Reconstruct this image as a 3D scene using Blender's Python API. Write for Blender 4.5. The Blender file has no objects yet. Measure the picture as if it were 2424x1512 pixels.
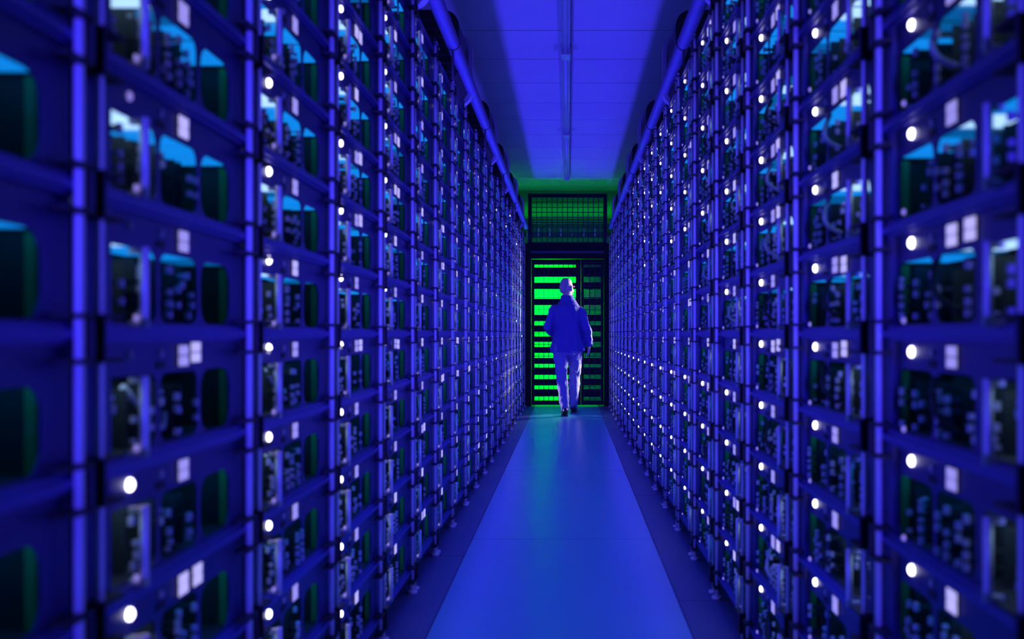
import bpy, bmesh, math, random
from mathutils import Vector, Matrix, noise as mnoise

random.seed(7)
PI = math.pi
scene = bpy.context.scene
C = scene.collection

# ------------------------------------------------------------------ camera
W_PX, H_PX = 2424, 1512
VPX, VPY = 1346, 790            # where the aisle's long lines meet in the photograph
CAM_H = 1.07
cam_d = bpy.data.cameras.new('camera')
cam_d.sensor_width = 36.0
cam_d.lens = 35.0
F_PX = 35.0 / 36.0 * W_PX
cam_d.shift_x = -(VPX - W_PX / 2) / W_PX
cam_d.shift_y = (VPY - H_PX / 2) / W_PX
cam_d.clip_start = 0.02
cam_d.clip_end = 60
cam_d.dof.use_dof = True
cam_d.dof.focus_distance = 9.5
cam_d.dof.aperture_fstop = 2.8
cam = bpy.data.objects.new('camera', cam_d)
cam.location = (0, 0, CAM_H)
cam.rotation_euler = (PI / 2, 0, 0)
C.objects.link(cam)
scene.camera = cam

# ------------------------------------------------------------------ world, light, exposure
world = bpy.data.worlds.new('world')
scene.world = world
world.use_nodes = True
bgn = world.node_tree.nodes['Background']
bgn.inputs[0].default_value = (0.02, 0.015, 0.5, 1)
bgn.inputs[1].default_value = 0.02
scene.view_settings.view_transform = 'Standard'
scene.view_settings.look = 'None'
scene.view_settings.exposure = -0.1
scene.view_settings.gamma = 1.0
scene.view_settings.use_curve_mapping = False

BLUE = (0.045, 0.030, 1.0)
GREEN = (0.0, 1.0, 0.16)
TEAL = (0.0, 0.75, 0.45)


def area_light(name, loc, direction, sx, sy, power, col, spread=PI):
    d = bpy.data.lights.new(name, 'AREA')
    d.shape = 'RECTANGLE'
    d.size = sx
    d.size_y = sy
    d.energy = power
    d.color = col
    d.spread = spread
    o = bpy.data.objects.new(name, d)
    o.location = loc
    # local -Z along direction, local Y along world Y (the aisle)
    z = -Vector(direction).normalized()
    y = Vector((0, 1, 0))
    if abs(z.y) > 0.9:
        y = Vector((0, 0, 1))
    x = y.cross(z).normalized()
    y = z.cross(x)
    o.rotation_euler = Matrix((x, y, z)).transposed().to_euler()
    C.objects.link(o)
    return o


XL, XR = -0.667, 0.62           # front planes of the two rack rows
# blue light of the rack LEDs, put in as unseen strips along the fronts
for zz, p in ((0.75, 9), (1.25, 16), (1.75, 9)):
    area_light('blue_strip_light', (XL + 0.045, 8.0, zz), (1, 0, 0), 0.02, 12.4, p, BLUE)
    area_light('blue_strip_light', (XR - 0.045, 8.0, zz), (-1, 0, 0), 0.02, 12.4, p, BLUE)
# unseen strips added under the rack-top pipes to brighten the ceiling
area_light('blue_strip_light', (XL + 0.05, 7.6, 2.42), (0.25, 0, 1), 0.02, 14.4, 36, BLUE, 1.9)
area_light('blue_strip_light', (XR - 0.05, 7.6, 2.42), (-0.25, 0, 1), 0.02, 14.4, 36, BLUE, 1.9)
# unseen strips added low on the racks to wash the walkway
area_light('blue_strip_light', (XL + 0.05, 7.2, 0.62), (0.8, 0, -0.6), 0.02, 14.4, 12, BLUE)
area_light('blue_strip_light', (XR - 0.05, 7.2, 0.62), (-0.8, 0, -0.6), 0.02, 14.4, 12, BLUE)
# green tubes in the service aisles behind the racks
for zz in (0.55, 1.35, 2.15):
    area_light('green_tube_light', (-1.9, 8.0, zz), (1, 0, 0), 0.05, 14, 3.0, TEAL, 1.7)
    area_light('green_tube_light', (1.9, 8.0, zz), (-1, 0, 0), 0.05, 14, 3.0, TEAL, 1.7)


def spot(name, loc, target, power, col, angle, size=0.03, blend=0.5):
    d = bpy.data.lights.new(name, 'SPOT')
    d.energy = power
    d.color = col
    d.spot_size = angle
    d.spot_blend = blend
    d.shadow_soft_size = size
    o = bpy.data.objects.new(name, d)
    o.location = loc
    o.rotation_euler = (Vector(target) - Vector(loc)).to_track_quat('-Z', 'Y').to_euler()
    C.objects.link(o)


# blue flood added out of view at the near end, brightening the posts
spot('blue_floodlight', (-0.02, -11.6, 1.5), (-0.02, 8.0, 1.3), 12500, BLUE, 0.20, 0.40, 1.0)
# unseen white spots added beside the person to rim the figure
for zz, yy, p in ((1.72, 13.34, 50), (1.10, 13.32, 34), (0.45, 13.52, 40)):
    spot('white_work_light', (0.53, yy, zz), (0.0, 13.12, zz - 0.02), p, (0.85, 0.8, 1.0), 1.3)
spot('white_work_light', (-0.57, 13.22, 0.26), (-0.05, 13.0, 0.24), 18, (0.85, 0.8, 1.0), 0.8)

# ------------------------------------------------------------------ helpers: materials


def mat(name, col, rough=0.5, metal=0.0, emit=None, strength=0.0, spec=0.5, noise=0.0, nscale=20.0, bump=0.0, bscale=60.0, stretch=None):
    m = bpy.data.materials.new(name)
    m.use_nodes = True
    nt = m.node_tree
    b = nt.nodes['Principled BSDF']
    b.inputs['Base Color'].default_value = (*col, 1)
    b.inputs['Roughness'].default_value = rough
    b.inputs['Metallic'].default_value = metal
    b.inputs['Specular IOR Level'].default_value = spec
    if emit:
        b.inputs['Emission Color'].default_value = (*emit, 1)
        b.inputs['Emission Strength'].default_value = strength
    if noise or bump:
        tc = nt.nodes.new('ShaderNodeTexCoord')
        mp = nt.nodes.new('ShaderNodeMapping')
        if stretch:
            mp.inputs['Scale'].default_value = stretch
        nt.links.new(tc.outputs['Object'], mp.inputs[0])
    if noise:
        n = nt.nodes.new('ShaderNodeTexNoise')
        n.inputs['Scale'].default_value = nscale
        n.inputs['Detail'].default_value = 3
        nt.links.new(mp.outputs[0], n.inputs['Vector'])
        r = nt.nodes.new('ShaderNodeMapRange')
        r.inputs[1].default_value = 0.1
        r.inputs[2].default_value = 0.9
        r.inputs[3].default_value = 1.0 - noise
        r.inputs[4].default_value = 1.0 + noise
        nt.links.new(n.outputs['Fac'], r.inputs[0])
        mx = nt.nodes.new('ShaderNodeVectorMath')
        mx.operation = 'SCALE'
        mx.inputs[0].default_value = col
        nt.links.new(r.outputs[0], mx.inputs['Scale'])
        nt.links.new(mx.outputs[0], b.inputs['Base Color'])
        r2 = nt.nodes.new('ShaderNodeMapRange')
        r2.inputs[1].default_value = 0.1
        r2.inputs[2].default_value = 0.9
        r2.inputs[3].default_value = max(0.02, rough * 0.8)
        r2.inputs[4].default_value = min(1, rough * 1.25)
        nt.links.new(n.outputs['Fac'], r2.inputs[0])
        nt.links.new(r2.outputs[0], b.inputs['Roughness'])
    if bump:
        n2 = nt.nodes.new('ShaderNodeTexNoise')
        n2.inputs['Scale'].default_value = bscale
        nt.links.new(mp.outputs[0], n2.inputs['Vector'])
        bp = nt.nodes.new('ShaderNodeBump')
        bp.inputs['Strength'].default_value = bump
        bp.inputs['Distance'].default_value = 0.01
        nt.links.new(n2.outputs['Fac'], bp.inputs['Height'])
        nt.links.new(bp.outputs[0], b.inputs['Normal'])
    return m


M = {
    'floor': mat('concrete_floor', (0.10, 0.13, 0.27), 0.5, noise=0.12, nscale=3, bump=0.05, bscale=40),
    'walk': mat('coated_walkway', (0.10, 0.50, 0.60), 0.31, noise=0.05, nscale=1.6, spec=0.6),
    'ceil': mat('ceiling_panel', (0.72, 0.70, 0.72), 0.6, noise=0.05, nscale=4),
    'greenwall': mat('green_painted_wall', (0.03, 0.62, 0.08), 0.8, noise=0.08, nscale=3),
    'wall': mat('painted_wall', (0.45, 0.45, 0.47), 0.8, noise=0.08, nscale=3),
    'tube': mat('brushed_tube', (0.97, 0.93, 0.9), 0.4, 0.1, noise=0.05, nscale=30),
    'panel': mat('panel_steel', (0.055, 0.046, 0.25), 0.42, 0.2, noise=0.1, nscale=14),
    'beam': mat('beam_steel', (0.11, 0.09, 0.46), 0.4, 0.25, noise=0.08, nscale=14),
    'black': mat('black_plastic', (0.012, 0.012, 0.014), 0.55, noise=0.1, nscale=40),
    'dark': mat('dark_steel', (0.06, 0.06, 0.065), 0.6, noise=0.1, nscale=20),
    'side': mat('side_plate', (0.05, 0.055, 0.055), 0.6, noise=0.08, nscale=20),
    'board': mat('circuit_board', (0.04, 0.055, 0.06), 0.45, noise=0.2, nscale=60),
    'conn': mat('pale_connector', (0.75, 0.65, 0.95), 0.35, noise=0.08, nscale=80),
    'cable': mat('cable_sleeve', (0.55, 0.55, 0.62), 0.35, noise=0.06, nscale=90),
    'cable_dark': mat('black_cable', (0.015, 0.015, 0.018), 0.5, noise=0.05, nscale=90),
    'led_on': mat('white_led', (0.9, 0.9, 0.9), 0.3, emit=(0.86, 0.82, 1.0), strength=7.0),
    'led_dim': mat('dim_led', (0.6, 0.55, 0.7), 0.3, emit=(0.36, 0.28, 0.95), strength=0.7),
    'led_off': mat('unlit_led_lens', (0.5, 0.5, 0.6), 0.25),
    'ind': mat('lit_indicator', (0.8, 0.8, 0.85), 0.4, emit=(0.40, 0.35, 0.88), strength=0.75),  # glow added to the white labels for their washed-out tone
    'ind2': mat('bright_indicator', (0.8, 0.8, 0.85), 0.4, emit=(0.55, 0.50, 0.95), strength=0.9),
    'bar_hot': mat('white_cyan_light', (0.8, 0.9, 0.9), 0.3, emit=(0.38, 0.63, 1.0), strength=1.4),  # emission stands in for light falling on the shelf undersides
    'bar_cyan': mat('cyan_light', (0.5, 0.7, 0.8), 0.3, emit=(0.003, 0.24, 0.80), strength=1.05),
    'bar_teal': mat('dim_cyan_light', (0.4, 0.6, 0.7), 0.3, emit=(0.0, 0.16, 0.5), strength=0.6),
    'edge': mat('green_edge_strip', (0.05, 0.42, 0.10), 0.5, noise=0.08, nscale=30),  # green light on the far opening edge, put into the colour
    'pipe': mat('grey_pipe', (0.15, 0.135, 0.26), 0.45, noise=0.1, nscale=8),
    'gate': mat('gate_steel', (0.012, 0.016, 0.012), 0.7, spec=0.2, noise=0.1, nscale=20),
    'wire': mat('gate_wire', (0.015, 0.018, 0.015), 0.6, 0.0, noise=0.05, nscale=60),
    'skin': mat('skin', (0.62, 0.45, 0.38), 0.45, noise=0.05, nscale=20),
    'hair': mat('short_hair', (0.44, 0.36, 0.36), 0.6, noise=0.2, nscale=90),
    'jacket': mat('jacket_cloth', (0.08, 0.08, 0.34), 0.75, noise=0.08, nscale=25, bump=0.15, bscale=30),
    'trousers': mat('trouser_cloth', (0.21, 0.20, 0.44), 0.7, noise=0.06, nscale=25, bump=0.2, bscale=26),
    'shoe': mat('shoe_leather', (0.02, 0.02, 0.022), 0.4, noise=0.05, nscale=40),
    'duct': mat('vent_housing', (0.02, 0.024, 0.02), 0.5, noise=0.1, nscale=20),
    'flange': mat('vent_flange', (0.45, 0.45, 0.47), 0.45, noise=0.06, nscale=20),
    'lampbody': mat('lamp_body', (0.6, 0.6, 0.62), 0.35, noise=0.04, nscale=20),
    'lamptube': mat('unlit_lamp_tube', (0.85, 0.86, 0.88), 0.15),
}

_nt = M['walk'].node_tree                       # even sheen on the coated walkway
for _l in list(_nt.links):
    if _l.to_socket.name == 'Roughness':
        _nt.links.remove(_l)

# ------------------------------------------------------------------ helpers: geometry


class MB:
    def __init__(self):
        self.v, self.f, self.mi, self.sm = [], [], [], []

    def box(self, x0, x1, y0, y1, z0, z1, m=0):
        b = len(self.v)
        self.v += [(x0, y0, z0), (x1, y0, z0), (x1, y1, z0), (x0, y1, z0), (x0, y0, z1), (x1, y0, z1), (x1, y1, z1), (x0, y1, z1)]
        for q in ((0, 3, 2, 1), (4, 5, 6, 7), (0, 1, 5, 4), (1, 2, 6, 5), (2, 3, 7, 6), (3, 0, 4, 7)):
            self.f.append([b + i for i in q])
            self.mi.append(m)
            self.sm.append(False)
        return self

    def tube(self, pts, r, n=8, m=0, caps=True):
        pts = [Vector(p) for p in pts]
        rr = r if isinstance(r, (list, tuple)) else [r] * len(pts)
        b = len(self.v)
        up = None
        for i, p in enumerate(pts):
            t = (pts[min(i + 1, len(pts) - 1)] - pts[max(i - 1, 0)]).normalized()
            if up is None:
                up = Vector((0, 0, 1)) if abs(t.z) < 0.9 else Vector((0, 1, 0))
            s = t.cross(up).normalized()
            up = s.cross(t).normalized()
            for k in range(n):
                a = 2 * PI * k / n
                self.v.append(tuple(p + (s * math.cos(a) + up * math.sin(a)) * rr[i]))
        for i in range(len(pts) - 1):
            for k in range(n):
                k2 = (k + 1) % n
                self.f.append([b + i * n + k, b + i * n + k2, b + (i + 1) * n + k2, b + (i + 1) * n + k])
                self.mi.append(m)
                self.sm.append(True)
        if caps:
            self.f.append([b + k for k in range(n)][::-1])
            self.f.append([b + (len(pts) - 1) * n + k for k in range(n)])
            self.mi += [m, m]
            self.sm += [False, False]
        return self

    def dome(self, c, r, h, n=10, m=0):
        """a lens facing local -y"""
        b = len(self.v)
        rings = ((1.0, 0.0), (0.95, 0.55), (0.6, 0.9))
        for s, d in rings:
            for k in range(n):
                a = 2 * PI * k / n
                self.v.append((c[0] + r * s * math.cos(a), c[1] - h * d, c[2] + r * s * math.sin(a)))
        self.v.append((c[0], c[1] - h, c[2]))
        for i in range(2):
            for k in range(n):
                k2 = (k + 1) % n
                self.f.append([b + i * n + k, b + i * n + k2, b + (i + 1) * n + k2, b + (i + 1) * n + k])
                self.mi.append(m)
                self.sm.append(True)
        for k in range(n):
            self.f.append([b + 2 * n + k, b + 2 * n + (k + 1) % n, b + 3 * n])
            self.mi.append(m)
            self.sm.append(True)
        self.f.append([b + k for k in range(n)][::-1])
        self.mi.append(m)
        self.sm.append(False)
        return self

    def add_mesh(self, me, off=(0, 0, 0), m=0):
        b = len(self.v)
        o = Vector(off)
        for v in me.vertices:
            self.v.append(tuple(v.co + o))
        for p in me.polygons:
            self.f.append([b + i for i in p.vertices])
            self.mi.append(m)
            self.sm.append(False)
        return self

    def mesh(self, name, mats):
        me = bpy.data.meshes.new(name)
        me.from_pydata(self.v, [], self.f)
        if not isinstance(mats, (list, tuple)):
            mats = [mats]
        for x in mats:
            me.materials.append(M[x] if isinstance(x, str) else x)
        me.polygons.foreach_set('material_index', self.mi)
        me.polygons.foreach_set('use_smooth', self.sm)
        me.update()
        return me


def link(name, me, parent=None, loc=None, rz=None, kind=None):
    o = bpy.data.objects.new(name, me)
    C.objects.link(o)
    if parent is not None:
        o.parent = parent
    if loc is not None:
        o.location = loc
    if rz is not None:
        o.rotation_euler = (0, 0, rz)
    if kind:
        o['kind'] = kind
    return o


def tag(o, label, cat, group=None):
    o['label'] = label
    o['category'] = cat
    if group:
        o['group'] = group
    return o


def rrect(x0, x1, z0, z1, r, seg=4, only_top=False):
    pts = []
    for cx, cz, a0, rr in ((x1 - r, z1 - r, 0, r), (x0 + r, z1 - r, PI / 2, r), (x0 + r, z0 + r, PI, r), (x1 - r, z0 + r, 1.5 * PI, r)):
        for k in range(seg + 1):
            a = a0 + PI / 2 * k / seg
            pts.append((cx + rr * math.cos(a), cz + rr * math.sin(a)))
    return pts


def plate_with_holes(name, outer, holes, depth, material):
    """flat plate in local x-z, cut through; front face at y=0, back at y=depth"""
    cu = bpy.data.curves.new(name + '_cut', 'CURVE')
    cu.dimensions = '2D'
    cu.fill_mode = 'BOTH'
    cu.extrude = depth / 2
    for ring in [outer] + holes:
        sp = cu.splines.new('POLY')
        sp.points.add(len(ring) - 1)
        for p, (x, z) in zip(sp.points, ring):
            p.co = (x, z, 0, 1)
        sp.use_cyclic_u = True
    ob = bpy.data.objects.new(name + '_cut', cu)
    C.objects.link(ob)
    dg = bpy.context.evaluated_depsgraph_get()
    me = bpy.data.meshes.new_from_object(ob.evaluated_get(dg))
    bpy.data.objects.remove(ob)
    bpy.data.curves.remove(cu)
    me.name = name
    me.transform(Matrix.Rotation(PI / 2, 4, 'X'))
    me.transform(Matrix.Translation((0, depth / 2, 0)))
    me.materials.clear()
    me.materials.append(M[material])
    return me


ORD = ['lowest', 'second', 'third', 'fourth', 'fifth', 'sixth', 'seventh', 'eighth', 'ninth', 'tenth', 'eleventh', 'twelfth', 'thirteenth',
       'fourteenth', 'fifteenth', 'sixteenth', 'seventeenth', 'eighteenth', 'nineteenth', 'twentieth']
NTH = ['first'] + ORD[1:]

# ------------------------------------------------------------------ the room
CEIL_Z = CAM_H + 2.30
Y0, Y1 = -12.0, 16.0
XW = 2.15
GATE_Y = 14.75

o = link('floor', MB().box(-XW, XW, Y0, Y1, -0.12, -0.004).mesh('floor', 'floor'), kind='structure')
WL, WR = -0.50, 0.436
edges = [Y0, -7.8, -5.2, -2.6, 0.0, 2.62, 5.2, 7.8, 10.4, 13.0, 15.98]
for a, b in zip(edges[:-1], edges[1:]):
    link('floor_panel', MB().box(WL, WR, a + 0.003, b - 0.003, -0.003, 0.0).mesh('floor_panel', 'walk'), o)
# side slabs between the walkway and the racks, joints staggered
for s, (xa, xb) in enumerate(((-1.05, WL - 0.006), (WR + 0.006, 1.0))):
    ed = ([Y0, 2.2, 4.8, 7.4, 10.0, 12.6, 15.98], [Y0, 1.4, 4.0, 6.6, 9.2, 11.8, 15.98])[s]
    for a, b in zip(ed[:-1], ed[1:]):
        link('side_slab', MB().box(xa, xb, a + 0.003, b - 0.003, -0.003, 0.0).mesh('side_slab', 'floor'), o)

o = link('ceiling', MB().box(-XW, XW, Y0, Y1, CEIL_Z + 0.012, CEIL_Z + 0.1).mesh('ceiling', 'dark'), kind='structure')
cp = MB().box(-XW, XW, 0.006, 0.784, 0, 0.011).mesh('ceiling_panel', 'ceil')
y = 7.55 - 0.79 * 25
while y < Y1 - 0.3:
    if y > Y0 - 0.7:
        link('ceiling_panel', cp, o, (0, y, CEIL_Z))
    y += 0.79
link('wall_left', MB().box(-XW - 0.1, -XW, Y0, Y1, 0, CEIL_Z + 0.1).mesh('wall_left', 'wall'), kind='structure')
link('wall_right', MB().box(XW, XW + 0.1, Y0, Y1, 0, CEIL_Z + 0.1).mesh('wall_right', 'wall'), kind='structure')
link('wall_front', MB().box(-XW - 0.1, XW + 0.1, Y0 - 0.1, Y0, 0, CEIL_Z + 0.1).mesh('wall_front', 'wall'), kind='structure')
wb = link('wall_back', MB().box(-XW - 0.1, XW + 0.1, Y1, Y1 + 0.1, 0, CEIL_Z + 0.1).mesh('wall_back', 'greenwall'), kind='structure')

# green lamps in the lobby behind the gate
area_light('green_lobby_lamp', (-0.3, 15.0, 2.30), (0, 0.75, -0.65), 0.5, 0.08, 25, GREEN, 1.5)
area_light('green_lobby_lamp', (-0.3, 15.25, 0.25), (0, 0.9, 0.4), 0.5, 0.08, 9, GREEN)
area_light('green_lobby_lamp', (0.0, 15.45, 2.98), (0, 1, 0.1), 2.6, 0.05, 0.5, GREEN, 0.7)

# ------------------------------------------------------------------ rig parts (local: x along the rack, front faces -y, z up)
BAY = 0.70
PITCH = 0.1964
Z_LED0 = 0.252
RIG_H = 0.170
Z_SHELF0 = Z_LED0 - 0.150        # top of the lowest shelf
U0, U1 = 0.068, 0.632            # rig width inside a bay
U_LED, U_LABEL = 0.170, 0.375
OPEN_Z0, OPEN_Z1 = 0.004, 0.118
OPENINGS = ((0.094, 0.272), (0.286, 0.448), (0.464, 0.618))
DEPTH = 0.36

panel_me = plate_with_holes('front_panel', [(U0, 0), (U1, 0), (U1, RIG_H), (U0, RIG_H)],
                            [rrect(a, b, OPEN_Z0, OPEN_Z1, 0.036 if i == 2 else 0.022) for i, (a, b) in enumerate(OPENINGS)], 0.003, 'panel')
# folded flange beside the posts
rail_me = MB().box(U0, U0 + 0.022, -0.010, 0, 0, RIG_H).mesh('edge_rail', 'panel')
chassis_me = MB().box(0, 0.003, 0.004, DEPTH, 0, RIG_H).mesh('side_plate', 'side')
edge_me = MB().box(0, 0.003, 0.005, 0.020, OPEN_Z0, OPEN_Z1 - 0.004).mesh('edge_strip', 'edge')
tray_me = MB().box(U0, U1, 0.004, DEPTH, 0.0, 0.003).mesh('tray', 'dark')
led_on_me = MB().dome((0, 0, 0), 0.0098, 0.007, 12).mesh('status_led', 'led_on')
led_dim_me = MB().dome((0, 0, 0), 0.0075, 0.005, 10).mesh('status_led', 'led_dim')
led_off_me = MB().dome((0, 0, 0), 0.0075, 0.005, 10).mesh('status_led', 'led_off')
small_on_me = MB().dome((0, 0, 0), 0.0055, 0.005, 10).mesh('port_light', 'led_dim')
btn_me = MB().dome((0, 0, 0), 0.0075, 0.005, 10).box(-0.016, 0.016, -0.002, 0.0, -0.024, -0.012, 1).mesh('button', ['conn', 'black'])


def glow_label(material):
    b = MB()
    b.box(-0.021, 0.021, -0.0025, 0, -0.019, 0.019, 1)
    for sx in (-1, 1):
        for sz in (-1, 1):
            b.box(min(sx * 0.0012, sx * 0.0195), max(sx * 0.0012, sx * 0.0195), -0.005, -0.0025, min(sz * 0.0012, sz * 0.0175), max(sz * 0.0012, sz * 0.0175), 0)
    return b.mesh('indicator_panel', [material, 'dark'])


label_me = glow_label('ind')
label2_me = glow_label('ind2')
rod_me = MB().tube([(0, -0.022, -0.004), (0, -0.022, 0.118)], 0.0072, 10).box(-0.006, 0.006, -0.022, 0, -0.002, 0.006).box(-0.006, 0.006, -0.022, 0, 0.108, 0.116).mesh('handle_rod', 'tube')


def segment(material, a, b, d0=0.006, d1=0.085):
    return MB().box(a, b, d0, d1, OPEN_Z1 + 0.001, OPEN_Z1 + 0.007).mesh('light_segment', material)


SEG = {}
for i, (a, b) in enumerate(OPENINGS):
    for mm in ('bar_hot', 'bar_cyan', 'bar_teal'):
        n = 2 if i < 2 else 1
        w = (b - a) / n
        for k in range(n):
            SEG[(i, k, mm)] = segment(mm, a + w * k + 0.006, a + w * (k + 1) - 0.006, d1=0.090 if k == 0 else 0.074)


def board_mesh(seed):
    r = random.Random(seed)
    b = MB()
    h = r.uniform(0.085, 0.105)
    b.box(-0.001, 0.001, 0.02, 0.30, 0.006, 0.006 + h, 0)
    z = 0.012
    while z < h - 0.008:
        hh = r.uniform(0.006, 0.014)
        if r.random() < 0.7:
            d = r.uniform(0.012, 0.024) if seed > 3 else 0.029
            b.box(-0.0032 - r.uniform(0, 0.002), 0.0032 + r.uniform(0, 0.002), 0.02 - d, 0.02 - d + 0.008, z, z + hh, 1)
            b.box(-0.001, 0.001, 0.02 - d + 0.008, 0.02, z + 0.002, z + hh - 0.002, 0)
        z += hh + r.uniform(0.003, 0.009)
    for _ in range(5):
        yy = r.uniform(0.05, 0.26)
        zz = r.uniform(0.015, h - 0.02)
        b.tube([(-0.001, yy, zz), (-0.012, yy, zz)], r.uniform(0.004, 0.007), 6, 1)
    return b.mesh('circuit_board', ['board', 'conn'])


boards = [board_mesh(s) for s in range(8)]


def cable_mesh(seed, side):
    r = random.Random(seed + 50)
    b = MB()
    if side > 0:
        u = 0.262 + r.uniform(-0.02, 0.02)
        p = [(u + 0.10 * t + 0.012 * math.sin(3 * t), 0.012 - 0.03 * math.sin(PI * t), 0.122 - 0.10 * t - 0.015 * math.sin(PI * t)) for t in [k / 9 for k in range(10)]]
    else:
        u = 0.21 + r.uniform(-0.02, 0.03)
        p = [(u + 0.16 * t, 0.03 - 0.02 * math.sin(PI * t), 0.10 - 0.075 * math.sin(PI * t * 0.75)) for t in [k / 9 for k in range(10)]]
    return b.tube(p, 0.0055, 7).mesh('cable', 'cable' if seed % 2 == 0 else 'cable_dark')


cables = {s: [cable_mesh(k, s) for k in range(4)] for s in (-1, 1)}


def lit_state(side, i, k, r):
    """which status lights are on, following the photograph"""
    if side > 0:
        if k <= 3:
            return True
        if k == 4:
            return i <= 3
        if k in (5, 6):
            return i <= 4
        if k <= 8:
            return i <= 7 or (i < 12 and r.random() < 0.3)
        return i <= 12 or r.random() < 0.25
    if i <= 1:
        return k <= 3
    if i <= 4:
        return True
    if i <= 6:
        return k >= 5 and r.random() < 0.5
    return r.random() < 0.14


# single-mesh rigs for the far racks: panel, side plates, added underside glow, lights
def small_rig(side, lit):
    b = MB()
    b.add_mesh(panel_me, m=0)
    b.box(U0, U0 + 0.003, 0.004, DEPTH, 0, RIG_H, 1)
    b.box(U1 - 0.003, U1, 0.004, DEPTH, 0, RIG_H, 1)
    for i, (a, c) in enumerate(OPENINGS):
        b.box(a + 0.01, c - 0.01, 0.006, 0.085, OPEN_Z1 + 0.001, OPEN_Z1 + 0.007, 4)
    ue = OPENINGS[2][1] - 0.001 if side < 0 else OPENINGS[0][0] - 0.002
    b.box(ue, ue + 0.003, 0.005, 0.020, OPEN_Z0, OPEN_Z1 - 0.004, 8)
    ur = U_LED if side < 0 else 0.52
    b.tube([(ur, -0.022, -0.004), (ur, -0.022, 0.118)], 0.0066, 6, 2)
    b.dome((U_LED, 0, 0.150), 0.0098 if lit else 0.0075, 0.007, 8, 3)
    b.box(U_LABEL - 0.02, U_LABEL + 0.02, -0.004, 0, 0.128, 0.163, 5)
    for u in (0.15, 0.22, 0.33, 0.40):
        b.box(u - 0.001, u + 0.001, 0.02, 0.3, 0.006, 0.1, 6)
        b.box(u - 0.005, u + 0.005, 0.008, 0.026, 0.02, 0.05, 7)
    return b.mesh('mining_rig', ['panel', 'side', 'tube', 'led_on' if lit else 'led_dim', 'bar_teal', 'ind', 'board', 'conn', 'edge'])


SMALL = {(s, l): small_rig(s, l) for s in (-1, 1) for l in (True, False)}


def in_frame(side, i, k, margin):
    x = XL if side < 0 else XR
    base = bay_start(side, i)
    for yy in (base + 0.07, base + 0.35, base + 0.63):
        if yy < 0.3:
            continue
        px = VPX + F_PX * x / yy
        zc = Z_SHELF0 + PITCH * k
        pa = VPY - F_PX * (zc + RIG_H - CAM_H) / yy
        pb = VPY - F_PX * (zc - CAM_H) / yy
        if -margin < px < W_PX + margin and pb > -margin and pa < H_PX + margin:
            return True
    return False


def bay_start(side, i):
    return (0.640 if side < 0 else 0.565) + BAY * i


N_BAY, N_ROW = 20, 12
cells = []
for side in (-1, 1):
    for i in range(N_BAY):
        for k in range(N_ROW):
            v = in_frame(side, i, k, 0)
            if v or in_frame(side, i, k, 260):
                cells.append((i, side, k, v))
cells.sort(key=lambda c: (not c[3], bay_start(c[1], c[0]), abs(c[2] - 4)))
vis = [c for c in cells if c[3]]
singles = set((c[1], c[0], c[2]) for c in vis[:300]) | set((c[1], c[0], c[2]) for c in cells if not c[3] and c[0] <= 4)


def place(side, i):
    """origin and turn of a bay: local x runs left to right for someone facing the rack"""
    if side < 0:
        return Vector((XL, bay_start(side, i), 0)), PI / 2
    return Vector((XR, bay_start(side, i) + BAY, 0)), -PI / 2


SIDE_NAME = {-1: 'left', 1: 'right'}
far = MB()
far_mats = ['panel', 'side', 'tube', 'led_on', 'bar_teal', 'ind', 'board', 'conn', 'edge', 'led_dim']


def add_far(side, i, k, lit):
    me = SMALL[(side, lit)]
    org, rz = place(side, i)
    mx = Matrix.Translation((org.x, org.y, Z_SHELF0 + PITCH * k)) @ Matrix.Rotation(rz, 4, 'Z')
    b = len(far.v)
    far.v += [tuple(mx @ v.co) for v in me.vertices]
    for p in me.polygons:
        far.f.append([b + q for q in p.vertices])
        far.mi.append(9 if (p.material_index == 3 and not lit) else p.material_index)
        far.sm.append(False)


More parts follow.
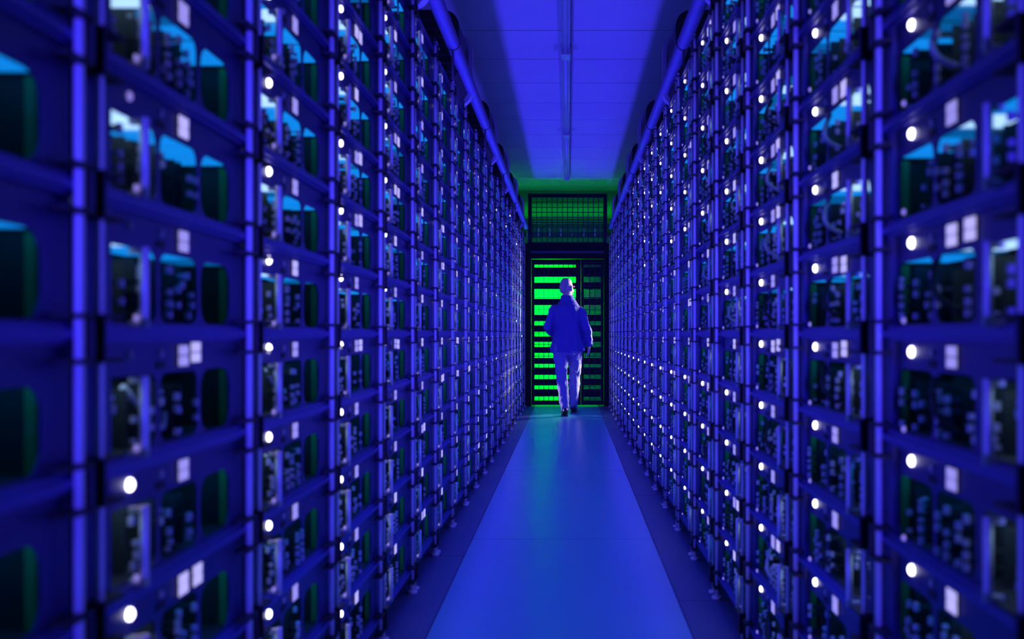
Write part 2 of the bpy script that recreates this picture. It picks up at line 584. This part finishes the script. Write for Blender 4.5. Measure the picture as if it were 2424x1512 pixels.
for (i, side, k, v) in sorted(cells):
    r = random.Random(i * 1000 + k * 10 + side)
    lit = lit_state(side, i, k, r)
    if (side, i, k) not in singles:
        if v:
            add_far(side, i, k, lit)
        continue
    org, rz = place(side, i)
    loc = (org.x, org.y, Z_SHELF0 + PITCH * k)
    light = 'bright white LED' if lit else 'dim LED'
    shelf_name = 'lowest shelf' if k == 0 else f'{ORD[k]} shelf from floor'
    label = f'rig with {light}, {shelf_name}, {NTH[i]} {SIDE_NAME[side]}-hand rack from camera'
    grp = 'mining rigs filling the rack shelves'
    if bay_start(side, i) > 8.3:
        tag(link('mining_rig', SMALL[(side, lit)], None, loc, rz), label, 'computer', grp)
        continue
    root = link('mining_rig', None, None, loc, rz)
    root.empty_display_size = 0.1
    tag(root, label, 'computer', grp)
    link('front_panel', panel_me, root)
    link('side_plate', chassis_me, root, (U0, 0, 0))
    link('side_plate', chassis_me, root, (U1 - 0.003, 0, 0))
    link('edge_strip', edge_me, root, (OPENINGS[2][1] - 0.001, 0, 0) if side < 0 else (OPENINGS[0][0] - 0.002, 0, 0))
    near = bay_start(side, i) < 4.6
    o = link('status_led', led_on_me if lit else (led_dim_me if r.random() < 0.5 else led_off_me), root, (U_LED, 0, 0.150))
    two = r.random() < 0.25
    link('indicator_panel', label2_me if r.random() < 0.3 else label_me, root, (U_LABEL - (0.0 if side < 0 else 0.012), 0, 0.145))
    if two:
        link('indicator_panel', label2_me, root, (U_LABEL + 0.062 + r.uniform(-0.006, 0.006), 0, 0.145 + r.uniform(-0.004, 0.006)))
    ur = (U_LED + 0.004 if side < 0 else 0.545)
    link('handle_rod', rod_me, root, (ur, 0, 0))
    link('port_light', small_on_me, root, (U_LED - 0.006, -0.012, 0.010))
    # added glow standing in for lit shelf undersides, hotter at the near end
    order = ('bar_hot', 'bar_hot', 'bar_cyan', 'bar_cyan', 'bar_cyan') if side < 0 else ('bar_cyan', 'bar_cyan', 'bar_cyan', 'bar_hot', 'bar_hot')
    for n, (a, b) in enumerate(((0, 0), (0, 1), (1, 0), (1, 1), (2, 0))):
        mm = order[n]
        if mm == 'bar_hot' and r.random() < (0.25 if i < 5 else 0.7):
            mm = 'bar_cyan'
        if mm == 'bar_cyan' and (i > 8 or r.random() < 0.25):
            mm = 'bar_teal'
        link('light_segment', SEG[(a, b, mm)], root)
    if near:
        link('edge_rail', rail_me, root)
        link('tray', tray_me, root)
        link('button', btn_me, root, (U_LED + 0.115 if side < 0 else U_LED + 0.10, 0, 0.150))
    us = (0.125, 0.205, 0.235, 0.305, 0.345, 0.392, 0.425) if near else (0.14, 0.22, 0.33, 0.40)
    for u in us:
        if r.random() < 0.88:
            link('circuit_board', r.choice(boards), root, (u + r.uniform(-0.006, 0.006), 0, 0))
    if side > 0:
        for u in (0.50, 0.58):
            link('circuit_board', r.choice(boards), root, (u, 0, 0))
    if near and r.random() < (0.75 if side > 0 else 0.35):
        link('cable', r.choice(cables[side]), root)

fo = link('mining_rigs', far.mesh('mining_rigs', far_mats), kind='stuff')
tag(fo, 'distant mining rigs packed in the last racks beside the gate', 'computers')

# ------------------------------------------------------------------ racks
RACK_TOP = Z_SHELF0 + PITCH * 12
PO = {-1: 0.028, 1: 0.045}


def rack_parts(side):
    a = PO[side]
    post = MB().tube([(0, 0, 0.012), (0, 0, RACK_TOP + 0.03)], 0.0068, 10).tube([(0, 0, 0), (0, 0, 0.012)], 0.02, 10).mesh('post', 'tube')
    rear = MB().box(-0.012, 0.012, -0.012, 0.012, 0, RACK_TOP).mesh('rear_post', 'dark')
    shelf = MB()
    shelf.box(0.012, BAY - 0.012, 0.0, DEPTH + 0.03, -0.016, -0.001)
    shelf_me = shelf.mesh('shelf', 'dark')
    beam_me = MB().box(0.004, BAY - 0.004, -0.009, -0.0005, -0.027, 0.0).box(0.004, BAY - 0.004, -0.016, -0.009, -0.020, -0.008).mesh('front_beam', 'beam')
    plate = MB().box(0.006, U0 - 0.001, 0.0, 0.003, 0.06, RACK_TOP).mesh('post_plate', 'panel')
    br_l, br_r = MB(), MB()
    t = 0.0032
    for b, w0, w1 in ((br_l, -0.014, 0.045), (br_r, 0.014, -0.058)):
        s = 1 if w1 > w0 else -1
        prof = [(w0, -0.050 - t), (w1, -0.050 - t), (w1, -0.050 + t), (w0 + s * 0.003, -0.050 + t), (w0 + s * 0.003, 0.010 - t), (w1, 0.010 - t), (w1, 0.010 + t), (w0, 0.010 + t)]
        for yy in (-0.015, 0.012):
            b.v += [(x, yy, z) for x, z in prof]
        for k in range(8):
            b.f.append([k, (k + 1) % 8, 8 + (k + 1) % 8, 8 + k])
        b.f += [[0, 1, 2, 3], [0, 3, 4, 7], [4, 5, 6, 7], [11, 10, 9, 8], [15, 12, 11, 8], [15, 14, 13, 12]]
        b.mi += [0] * 14
        b.sm += [False] * 14
    return post, rear, shelf_me, beam_me, br_l.mesh('bracket', 'black'), br_r.mesh('bracket', 'black'), plate


RP = {s: rack_parts(s) for s in (-1, 1)}
for side in (-1, 1):
    post, rear, shelf_me, beam_me, brl, brr, plate = RP[side]
    for i in range(N_BAY):
        org, rz = place(side, i)
        root = link('shelving_rack', None, None, tuple(org), rz)
        tag(root, f'tubular steel shelving rack, {NTH[i]} from camera in the {SIDE_NAME[side]} row', 'rack', 'racks lining the aisle')
        a = PO[side]
        link('post_plate', plate, root)
        link('post_plate', plate, root, (BAY - U0 - 0.006, 0, 0))
        for u in (a, BAY - a):
            link('post', post, root, (u, -0.022, 0))
            link('rear_post', rear, root, (u, DEPTH + 0.02, 0))
        for k in range(N_ROW + 1):
            s = link('shelf', shelf_me, root, (0, 0, Z_SHELF0 + PITCH * k))
            link('front_beam', beam_me, s)
        if i <= 5:
            for k in range(N_ROW + 1):
                link('bracket', brl, root, (a, -0.022, Z_SHELF0 + PITCH * k))
                link('bracket', brr, root, (BAY - a, -0.022, Z_SHELF0 + PITCH * k))
        else:
            b = MB()
            for k in range(N_ROW + 1):
                for z in (-0.050, 0.010):
                    zz = Z_SHELF0 + PITCH * k + z
                    b.box(a - 0.012, a + 0.030, -0.034, -0.012, zz - 0.0028, zz + 0.0028)
                    b.box(BAY - a - 0.036, BAY - a + 0.012, -0.034, -0.012, zz - 0.0028, zz + 0.0028)
            link('bracket_row', b.mesh('bracket_row', 'black'), root, kind='stuff')

# ------------------------------------------------------------------ pipes above the racks
PIPE_Z = 2.645
for side, x in ((-1, -0.628), (1, 0.624)):
    root = link('overhead_pipe', None, None, (x, 0, PIPE_Z))
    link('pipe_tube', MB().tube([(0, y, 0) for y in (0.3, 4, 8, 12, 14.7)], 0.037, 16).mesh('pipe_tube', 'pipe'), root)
    cl = MB().tube([(0, -0.012, 0), (0, 0.012, 0)], 0.040, 14).box(-0.006, 0.006, -0.008, 0.008, -0.21, -0.035).mesh('pipe_clamp', 'dark')
    for n in range(7):
        link('pipe_clamp', cl, root, (0, 1.2 + 2.1 * n, 0))
    tag(root, f'grey pipe running along the top of the {SIDE_NAME[side]} rack row', 'pipe')

# ------------------------------------------------------------------ black fan housings on the rack tops
hb = MB()
prof = rrect(-0.19, 0.19, 0.0, 0.42, 0.09, 5)
n = len(prof)
for yy in (0.0, 0.55):
    for (x, z) in prof:
        hb.v.append((x, yy, z))
for k in range(n):
    hb.f.append([k, (k + 1) % n, n + (k + 1) % n, n + k])
    hb.mi.append(0)
    hb.sm.append(False)
hb.f.append(list(range(n))[::-1])
hb.f.append(list(range(n, 2 * n)))
hb.mi += [0, 0]
hb.sm += [False, False]
hous_me = hb.mesh('housing', 'duct')
fl = MB()
p2 = rrect(-0.215, 0.215, -0.02, 0.445, 0.1, 5)
for yy in (0.55, 0.62):
    for (x, z) in p2:
        fl.v.append((x, yy, z))
for k in range(n):
    fl.f.append([k, (k + 1) % n, n + (k + 1) % n, n + k])
    fl.mi.append(0)
    fl.sm.append(False)
fl.f.append(list(range(n))[::-1])
fl.f.append(list(range(n, 2 * n)))
fl.mi += [0, 0]
fl.sm += [False, False]
flange_me = fl.mesh('flange', 'flange')
grille = MB()
for q in range(7):
    grille.box(-0.15, 0.15, -0.006, 0.002, 0.05 + q * 0.05, 0.06 + q * 0.05)
grille_me = grille.mesh('grille', 'dark')
leg_me = MB().box(-0.17, -0.15, 0.05, 0.5, -0.09, 0.0).box(0.15, 0.17, 0.05, 0.5, -0.09, 0.0).mesh('stand', 'dark')
ORDB = ['nearest', 'second nearest', 'third nearest', 'fourth nearest', 'fifth nearest', 'farthest']
for side in (-1, 1):
    for n_, yy in enumerate((3.9, 5.85, 8.1, 9.9, 11.6, 13.3)):
        root = link('fan_housing', None, None, ((-0.835 if side < 0 else 0.82), yy, RACK_TOP + 0.095))
        link('housing', hous_me, root)
        link('flange', flange_me, root)
        link('grille', grille_me, root)
        link('stand', leg_me, root)
        tag(root, f'black rounded fan housing on top of the {SIDE_NAME[side]} racks, {ORDB[n_]} of its row', 'ventilator', 'fan housings on the rack tops')

# ------------------------------------------------------------------ batten lamps along the ceiling
LB = MB().box(-0.03, 0.03, 0.02, 3.18, -0.045, -0.001).mesh('lamp_body', 'lampbody')
LT = MB().tube([(-0.004, 0.08, -0.06), (-0.004, 3.12, -0.06)], 0.014, 10).mesh('lamp_tube', 'lamptube')
LE = MB().box(-0.038, 0.038, -0.05, 0.05, -0.085, -0.001).mesh('end_cap', 'lampbody')
LC = MB().tube([(0.047, -0.02, -0.012), (0.047, 3.22, -0.012)], 0.0055, 8).mesh('conduit', 'wall')
for n_ in range(5):
    yb = 7.97 - 3.22 * 3 + 3.22 * n_ + 0.02
    if yb > 12.5:
        continue
    root = link('batten_lamp', None, None, (-0.022, yb, CEIL_Z))
    link('lamp_body', LB, root)
    link('lamp_tube', LT, root)
    link('end_cap', LE, root, (0, 0.03, 0))
    link('end_cap', LE, root, (0, 3.17, 0))
    link('conduit', LC, root)
    tag(root, f'unlit batten lamp on the ceiling, {NTH[n_]} from the camera', 'lamp', 'ceiling batten lamps')

# ------------------------------------------------------------------ gate at the end of the aisle
S = F_PX / GATE_Y


def gx(px):
    return (px - VPX) / S


def gz(py):
    return max(0.0, CAM_H - (py - VPY) / S)


groot = link('security_gate', None, None, (0, GATE_Y, 0))
tag(groot, 'dark steel mesh gate with two leaves and a mesh transom', 'gate')
L, R, T = gx(1250), gx(1437), gz(459)
pw = 7.5 / S
for x in (L, R - pw):
    link('gate_post', MB().box(x, x + pw, -0.03, 0.03, 0, T).mesh('gate_post', 'gate'), groot)
link('top_rail', MB().box(L, R, -0.031, 0.031, T - 0.05, T).mesh('top_rail', 'gate'), groot)
link('transom_beam', MB().box(L + pw, R - pw, -0.028, 0.028, gz(612), gz(575)).mesh('transom_beam', 'gate'), groot)
ledge = MB().box(L + pw, R - pw, -0.040, -0.028, gz(600), gz(594)).mesh('transom_trim', 'dark')
link('transom_trim', ledge, groot)


def mesh_grid(x0, x1, z0, z1, px, pz, t, yy):
    b = MB()
    n = max(1, round((x1 - x0) / px))
    for q in range(n + 1):
        x = x0 + (x1 - x0) * q / n
        b.box(x - t, x + t, yy - t, yy + t, z0, z1)
    n = max(1, round((z1 - z0) / pz))
    for q in range(n + 1):
        z = z0 + (z1 - z0) * q / n
        b.box(x0, x1, yy - 3 * t, yy - t, z - t, z + t)
    return b


link('transom_mesh', mesh_grid(gx(1258), gx(1429), gz(574), gz(467), 12.3 / S, 11.5 / S, 0.0058, 0).mesh('transom_mesh', 'wire'), groot, kind='stuff')


def leaf(x0, x1, slat_x0, slat_x1, dense):
    lf = link('gate_leaf', MB().box(x0, x0 + 0.045, -0.02, 0.02, 0.02, gz(614)).box(x1 - (0.045 if dense else 0.075), x1, -0.02, 0.02, 0.02, gz(614)).box(x0 + 0.045, x1 - 0.045, -0.02, 0.02, 0.02, 0.05)
              .box(x0 + 0.045, x1 - 0.045, -0.02, 0.02, gz(622), gz(614)).mesh('gate_leaf', 'gate'), groot)
    bright = [(626, 633), (655, 669), (684, 707), (722, 745), (759, 770), (785, 796), (809, 821), (835, 847), (861, 870), (887, 897), (912, 921), (938, 948)]
    prev = 614
    for a, b in bright + [(955, 956)]:
        if a - prev > 3:
            link('slat', MB().box(x0 + 0.04, x1 - 0.04, -0.014, 0.012, gz(a), gz(prev)).mesh('slat', 'gate'), lf)
        prev = b
    g = mesh_grid(x0 + 0.04, x1 - 0.04, 0.05, gz(622), 12.2 / S, 27.0 / S, 0.0045, -0.022)
    link('leaf_mesh', g.mesh('leaf_mesh', 'wire'), lf, kind='stuff')
    if dense:
        g = mesh_grid(x0 + 0.04, x1 - 0.04, 0.05, gz(622), 0.016, 0.022, 0.0054, 0.026)
        link('fine_screen', g.mesh('fine_screen', 'wire'), lf, kind='stuff')
    return lf


leaf(gx(1258), gx(1375), 0, 0, False)
lf2 = leaf(gx(1375.4), gx(1429), 0, 0, True)
link('handle', MB().box(-0.012, 0.012, -0.05, -0.02, -0.07, 0.07).tube([(0, -0.05, 0.0), (0.09, -0.05, 0.0)], 0.009, 8).mesh('handle', 'beam'), lf2, (gx(1374) + 0.022, 0, 1.02))
# blank side panels closing the gap between gate and racks
for x0, x1 in ((L - 0.42, L), (R, R + 0.42)):
    link('side_infill', MB().box(x0, x1, -0.015, 0.015, 0, RACK_TOP - 0.05).mesh('side_infill', 'gate'), groot)

# things on the lobby wall behind the gate
for n_, (z, rr) in enumerate(((2.93, 0.03), (2.83, 0.018), (2.50, 0.022))):
    p = link('wall_conduit', MB().tube([(-1.9, 15.94, z), (1.9, 15.94, z)], rr, 10).mesh('wall_conduit', 'greenwall'))
    tag(p, ['thick upper conduit crossing the green wall above the gate', 'thin conduit just under the thick one on the green wall', 'lowest conduit on the green wall seen through the transom'][n_], 'conduit')
sk = link('cable_tray', None, None, (0, 15.9, 2.62))
link('tray_base', MB().box(-1.5, 1.5, -0.06, 0.06, 0, 0.012).box(-1.5, 1.5, -0.066, -0.058, 0, 0.06).mesh('tray_base', 'dark'), sk)
for n_ in range(14):
    link('hanger', MB().box(-0.008, 0.008, -0.07, -0.05, 0.0, 0.13).mesh('hanger', 'lampbody'), sk, (-1.2 + n_ * 0.18, 0, 0.0))
tag(sk, 'cable tray with hangers across the green wall behind the transom', 'cable tray')

# ------------------------------------------------------------------ person walking away


def ring(c, t, rx, ry, n, fold=None):
    t = Vector(t).normalized()
    ref = Vector((1, 0, 0))
    ax = (ref - t * ref.dot(t)).normalized()
    ay = t.cross(ax)
    out = []
    for k in range(n):
        a = 2 * PI * k / n
        s = 1.0 if fold is None else fold(a)
        out.append(Vector(c) + ax * (rx * s * math.cos(a)) + ay * (ry * s * math.sin(a)))
    return out


def loft(b, secs, n=20, fold=None):
    """secs: (centre, rx, ry); rings across the path"""
    base = len(b.v)
    cs = [Vector(s[0]) for s in secs]
    for i, s in enumerate(secs):
        t = cs[min(i + 1, len(cs) - 1)] - cs[max(i - 1, 0)]
        f = (lambda a, i=i: fold(a, i)) if fold else None
        for p in ring(s[0], t, s[1], s[2], n, f):
            b.v.append(tuple(p))
    for i in range(len(secs) - 1):
        for k in range(n):
            k2 = (k + 1) % n
            b.f.append([base + i * n + k, base + i * n + k2, base + (i + 1) * n + k2, base + (i + 1) * n + k])
            b.mi.append(0)
            b.sm.append(True)
    b.f.append([base + k for k in range(n)][::-1])
    b.f.append([base + (len(secs) - 1) * n + k for k in range(n)])
    b.mi += [0, 0]
    b.sm += [True, True]


def fuse(name, b, material, voxel, smooth=4, wrinkle=0.0, freq=(9, 9, 6)):
    """one continuous surface out of overlapping lofts"""
    me = b.mesh(name, material)
    bm = bmesh.new()
    bm.from_mesh(me)
    bmesh.ops.recalc_face_normals(bm, faces=bm.faces)
    bm.to_mesh(me)
    bm.free()
    ob = bpy.data.objects.new(name + '_raw', me)
    C.objects.link(ob)
    md = ob.modifiers.new('r', 'REMESH')
    md.mode = 'VOXEL'
    md.voxel_size = voxel
    md.use_smooth_shade = True
    ms = ob.modifiers.new('s', 'SMOOTH')
    ms.iterations = smooth
    ms.factor = 0.5
    dg = bpy.context.evaluated_depsgraph_get()
    out = bpy.data.meshes.new_from_object(ob.evaluated_get(dg))
    out.name = name
    out.materials.clear()
    out.materials.append(M[material])
    if wrinkle:
        fq = Vector(freq)
        nrm = [v.normal.copy() for v in out.vertices]
        for v, n_ in zip(out.vertices, nrm):
            p = v.co * fq
            # ridged folds: creases with soft rolls between them
            w = abs(mnoise.noise(p)) * 1.6 + abs(mnoise.noise(p * 2.1 + Vector((3, 1, 7)))) * 0.7
            v.co += n_ * (wrinkle * (w - 0.45))
    out.polygons.foreach_set('use_smooth', [True] * len(out.polygons))
    bpy.data.objects.remove(ob)
    return out


PY = 12.95
person = link('person', None, None, (0.0, PY, 0))
tag(person, 'person in jacket and trousers walking away along the aisle, head turned right', 'person')

# joints (metres, x right, y forward, z up; origin under the rear foot)
HEAD = Vector((-0.022, 0.24, 1.675))
NECK = Vector((-0.022, 0.20, 1.52))
SHL, SHR = Vector((-0.180, 0.19, 1.400)), Vector((0.150, 0.19, 1.390))
ELL, ELR = Vector((-0.268, 0.13, 1.150)), Vector((0.232, 0.13, 1.130))
WRL, WRR = Vector((-0.20, 0.36, 1.06)), Vector((0.272, 0.24, 0.915))
HIPL, HIPR = Vector((-0.105, 0.17, 0.90)), Vector((0.085, 0.19, 0.90))
KNL, KNR = Vector((-0.092, 0.14, 0.50)), Vector((0.080, 0.40, 0.51))
ANL, ANR = Vector((-0.045, 0.0, 0.10)), Vector((0.066, 0.52, 0.10))


def lerp(a, b, t):
    return a + (b - a) * t


body = MB()
# head: skull, jaw, face turned to the right
turn = Matrix.Rotation(math.radians(-38), 3, 'Z')


def hp(x, y, z):
    return HEAD + turn @ (Vector((x, y, z)) * 1.10)


loft(body, [(hp(0, -0.012, 0.117), 0.02, 0.022), (hp(0, -0.012, 0.105), 0.05, 0.062), (hp(0, -0.010, 0.075), 0.070, 0.088), (hp(0, -0.004, 0.03), 0.079, 0.100),
            (hp(0, 0.0, -0.015), 0.077, 0.098), (hp(0, 0.008, -0.055), 0.068, 0.086), (hp(0, 0.022, -0.09), 0.054, 0.068), (hp(0, 0.035, -0.115), 0.036, 0.045), (hp(0, 0.04, -0.125), 0.02, 0.025)], 20)
loft(body, [(hp(0, 0.092, 0.018), 0.010, 0.012), (hp(0, 0.108, -0.012), 0.013, 0.014), (hp(0, 0.118, -0.035), 0.016, 0.016), (hp(0, 0.10, -0.046), 0.014, 0.012)], 8)   # nose
loft(body, [(hp(-0.022, 0.086, -0.068), 0.012, 0.009), (hp(0, 0.097, -0.070), 0.014, 0.010), (hp(0.022, 0.086, -0.068), 0.012, 0.009)], 8)                                  # mouth
for sx in (-1, 1):
    loft(body, [(hp(sx * 0.078, -0.012, 0.026), 0.007, 0.012), (hp(sx * 0.087, -0.018, 0.008), 0.008, 0.019), (hp(sx * 0.084, -0.012, -0.02), 0.008, 0.014), (hp(sx * 0.078, -0.006, -0.036), 0.006, 0.008)], 8)
    loft(body, [(hp(sx * 0.05, 0.078, 0.022), 0.012, 0.010), (hp(sx * 0.022, 0.090, 0.022), 0.012, 0.010)], 8)   # brow
loft(body, [(NECK + Vector((0, -0.005, -0.09)), 0.085, 0.075), (NECK, 0.062, 0.064), (HEAD + Vector((0.0, 0.005, -0.09)), 0.058, 0.064), (HEAD + Vector((0, 0.01, -0.04)), 0.055, 0.06)], 16)
# torso
loft(body, [((-0.012, 0.19, 0.84), 0.150, 0.105), ((-0.012, 0.185, 0.94), 0.165, 0.115), ((-0.012, 0.19, 1.08), 0.150, 0.105), ((-0.012, 0.19, 1.25), 0.172, 0.115), ((-0.014, 0.19, 1.38), 0.185, 0.105),
            ((-0.016, 0.195, 1.45), 0.125, 0.085), ((-0.018, 0.2, 1.50), 0.07, 0.07)], 22)
for S_, E_, W_ in ((SHL, ELL, WRL), (SHR, ELR, WRR)):
    loft(body, [(S_, 0.062, 0.062), (lerp(S_, E_, 0.4), 0.050, 0.052), (E_, 0.040, 0.042), (lerp(E_, W_, 0.35), 0.039, 0.040), (W_, 0.026, 0.029)], 14)
for H_, K_, A_ in ((HIPL, KNL, ANL), (HIPR, KNR, ANR)):
    loft(body, [(H_ + Vector((0, 0, 0.05)), 0.085, 0.09), (lerp(H_, K_, 0.4), 0.073, 0.076), (K_, 0.054, 0.057), (lerp(K_, A_, 0.35), 0.053, 0.057), (lerp(K_, A_, 0.8), 0.035, 0.038), (A_, 0.034, 0.04), (A_ + Vector((0, 0.02, -0.05)), 0.036, 0.05)], 14)
# hands


def hand(b, wrist, down, palm_n, across, curl):
    """down: finger direction, across: towards the thumb side, palm_n: out of the palm"""
    down, palm_n, across = [Vector(q).normalized() for q in (down, palm_n, across)]
    pc = wrist + down * 0.05
    base = len(b.v)
    # palm as a flat loft
    for (t, w, th) in ((0.0, 0.026, 0.018), (0.03, 0.036, 0.019), (0.07, 0.041, 0.016), (0.095, 0.039, 0.013)):
        c = wrist + down * t
        for k in range(12):
            a = 2 * PI * k / 12
            b.v.append(tuple(c + across * (w * math.cos(a)) + palm_n * (th * math.sin(a))))
    for i in range(3):
        for k in range(12):
            k2 = (k + 1) % 12
            b.f.append([base + i * 12 + k, base + i * 12 + k2, base + (i + 1) * 12 + k2, base + (i + 1) * 12 + k])
            b.mi.append(0)
            b.sm.append(True)
    b.f.append([base + k for k in range(12)])
    b.f.append([base + 36 + k for k in range(12)])
    b.mi += [0, 0]
    b.sm += [True, True]
    for n_, (off, ln) in enumerate(((0.030, 0.072), (0.010, 0.082), (-0.011, 0.076), (-0.031, 0.060))):
        p0 = wrist + down * 0.085 + across * off
        a1, a2, a3 = curl * 0.5, curl * 1.1, curl * 1.7

        def d(a):
            return down * math.cos(a) + palm_n * math.sin(a)
        p1 = p0 + d(a1) * ln * 0.45
        p2 = p1 + d(a2) * ln * 0.32
        p3 = p2 + d(a3) * ln * 0.25
        b.tube([p0, p1, p2, p3], [0.0098, 0.0092, 0.0082, 0.0066], 8)
    t0 = wrist + down * 0.025 + across * 0.026
    t1 = t0 + (down * 0.75 + across * 0.5 + palm_n * 0.25).normalized() * 0.036
    t2 = t1 + (down * 0.95 + across * 0.05 + palm_n * 0.35).normalized() * 0.030
    b.tube([t0, t1, t2], [0.0135, 0.0105, 0.0078], 8)


hand(body, WRR + Vector((0, 0, 0.005)), (-0.05, 0.15, -1), (-0.95, 0.25, 0.0), (0.25, 0.95, 0.1), 0.5)
hand(body, WRL, (0.75, 0.55, -0.1), (0.1, -0.3, -1), (0.5, -0.8, 0.1), 0.5)
body_me = fuse('body', body, 'skin', 0.0062, 2)
link('body', body_me, person)

# close-cropped hair: a cap a few millimetres over the skull
hair = MB()
loft(hair, [(hp(0, -0.016, 0.121), 0.02, 0.02), (hp(0, -0.017, 0.109), 0.052, 0.06), (hp(0, -0.018, 0.078), 0.073, 0.086), (hp(0, -0.026, 0.03), 0.081, 0.084), (hp(0, -0.034, -0.02), 0.078, 0.072), (hp(0, -0.042, -0.06), 0.064, 0.054)], 20)
link('hair', fuse('hair', hair, 'hair', 0.009, 2), person)
gl = MB()
for sx in (-1, 1):
    gl.tube([hp(sx * 0.083, -0.03, 0.020), hp(sx * 0.082, 0.03, 0.018), hp(sx * 0.064, 0.074, 0.014)], 0.0035, 6)
gl.tube([hp(-0.064, 0.074, 0.014), hp(-0.03, 0.092, 0.010), hp(0.03, 0.092, 0.010), hp(0.064, 0.074, 0.014)], 0.0022, 6)
link('glasses', gl.mesh('glasses', 'black'), person)


def folds(a, i):
    # creases at the small of the back
    amp = (0.01, 0.04, 0.07, 0.06, 0.02, 0, 0, 0, 0, 0)[min(i, 9)]
    back = max(0.0, -math.sin(a))
    return 1.0 + amp * back * math.sin(11 * a) + 0.35 * amp * math.sin(5 * a + 1)


jk = MB()
loft(jk, [((-0.010, 0.190, 0.845), 0.232, 0.165), ((-0.012, 0.185, 0.90), 0.226, 0.162), ((-0.012, 0.18, 0.98), 0.205, 0.156), ((-0.014, 0.18, 1.06), 0.190, 0.148), ((-0.015, 0.18, 1.16), 0.182, 0.144), ((-0.015, 0.175, 1.28), 0.188, 0.146),
          ((-0.015, 0.18, 1.37), 0.192, 0.134), ((-0.016, 0.19, 1.435), 0.160, 0.112), ((-0.018, 0.195, 1.48), 0.115, 0.092), ((-0.020, 0.197, 1.535), 0.080, 0.078), ((-0.021, 0.20, 1.575), 0.076, 0.076)], 44, folds)
for S_, E_, W_ in ((SHL, ELL, WRL), (SHR, ELR, WRR)):
    loft(jk, [(S_ + Vector((0, 0, 0.045)), 0.025, 0.03), (S_ + Vector((0, 0, 0.02)), 0.058, 0.06), (lerp(S_, E_, 0.12), 0.069, 0.074), (lerp(S_, E_, 0.4), 0.065, 0.070), (lerp(S_, E_, 0.7), 0.060, 0.066), (E_, 0.059, 0.064), (lerp(E_, W_, 0.3), 0.058, 0.060), (lerp(E_, W_, 0.7), 0.054, 0.056), (lerp(E_, W_, 0.97), 0.047, 0.049)], 18)
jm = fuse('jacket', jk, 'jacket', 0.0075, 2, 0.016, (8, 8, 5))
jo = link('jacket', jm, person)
link('collar', fuse('collar', (lambda b: (loft(b, [((-0.02, 0.196, 1.50), 0.098, 0.088), ((-0.021, 0.198, 1.545), 0.084, 0.082), ((-0.022, 0.20, 1.572), 0.083, 0.082)], 24), b)[1])(MB()), 'jacket', 0.008, 2), jo)
cuff = MB()
loft(cuff, [(lerp(ELR, WRR, 0.86), 0.054, 0.056), (lerp(ELR, WRR, 0.96), 0.052, 0.054)], 16)
link('cuff', cuff.mesh('cuff', 'jacket'), jo)

tr = MB()
loft(tr, [((-0.010, 0.185, 0.80), 0.165, 0.125), ((-0.010, 0.185, 0.88), 0.18, 0.135), ((-0.010, 0.187, 0.97), 0.178, 0.13)], 24)


def crease(a, i):
    return 1.0 + 0.03 * math.sin(4 * a + i * 1.7) + 0.02 * math.sin(7 * a - i * 2.3)


for H_, K_, A_ in ((HIPL, KNL, ANL), (HIPR, KNR, ANR)):
    sec = [(H_ + Vector((0, 0, 0.03)), 0.100, 0.118), (lerp(H_, K_, 0.2), 0.103, 0.116), (lerp(H_, K_, 0.5), 0.090, 0.098), (lerp(H_, K_, 0.8), 0.076, 0.082), (K_, 0.070, 0.076), (lerp(K_, A_, 0.25), 0.072, 0.080),
           (lerp(K_, A_, 0.5), 0.068, 0.076), (lerp(K_, A_, 0.75), 0.059, 0.068), (lerp(K_, A_, 0.95), 0.054, 0.064), (A_ + Vector((0, 0.012, -0.03)), 0.057, 0.070)]
    loft(tr, sec, 24, crease)
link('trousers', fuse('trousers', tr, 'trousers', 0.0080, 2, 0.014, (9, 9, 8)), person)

for A_, toe in ((ANL, -0.06), (ANR, 0.05)):
    sb = MB()
    base = Vector((A_.x, A_.y, 0))
    secs = []
    for t, w, h in ((-0.065, 0.028, 0.035), (-0.05, 0.036, 0.05), (0.0, 0.040, 0.055), (0.07, 0.043, 0.042), (0.14, 0.047, 0.031), (0.19, 0.042, 0.026), (0.215, 0.025, 0.018)):
        secs.append((base + Vector((toe * t, t, h + 0.012)), w, h))
    loft(sb, secs, 16)
    loft(sb, [(base + Vector((0, -0.005, 0.05)), 0.042, 0.055), (base + Vector((0, 0.0, 0.105)), 0.041, 0.048)], 14)
    so = link('shoe', fuse('shoe', sb, 'shoe', 0.007, 2), person)
    link('sole', MB().box(A_.x - 0.036, A_.x + 0.036, A_.y - 0.066, A_.y + 0.0, 0.0, 0.022).box(A_.x - 0.042 + toe * 0.1, A_.x + 0.042 + toe * 0.1, A_.y + 0.0, A_.y + 0.195, 0.0, 0.016).mesh('sole', 'black'), so)
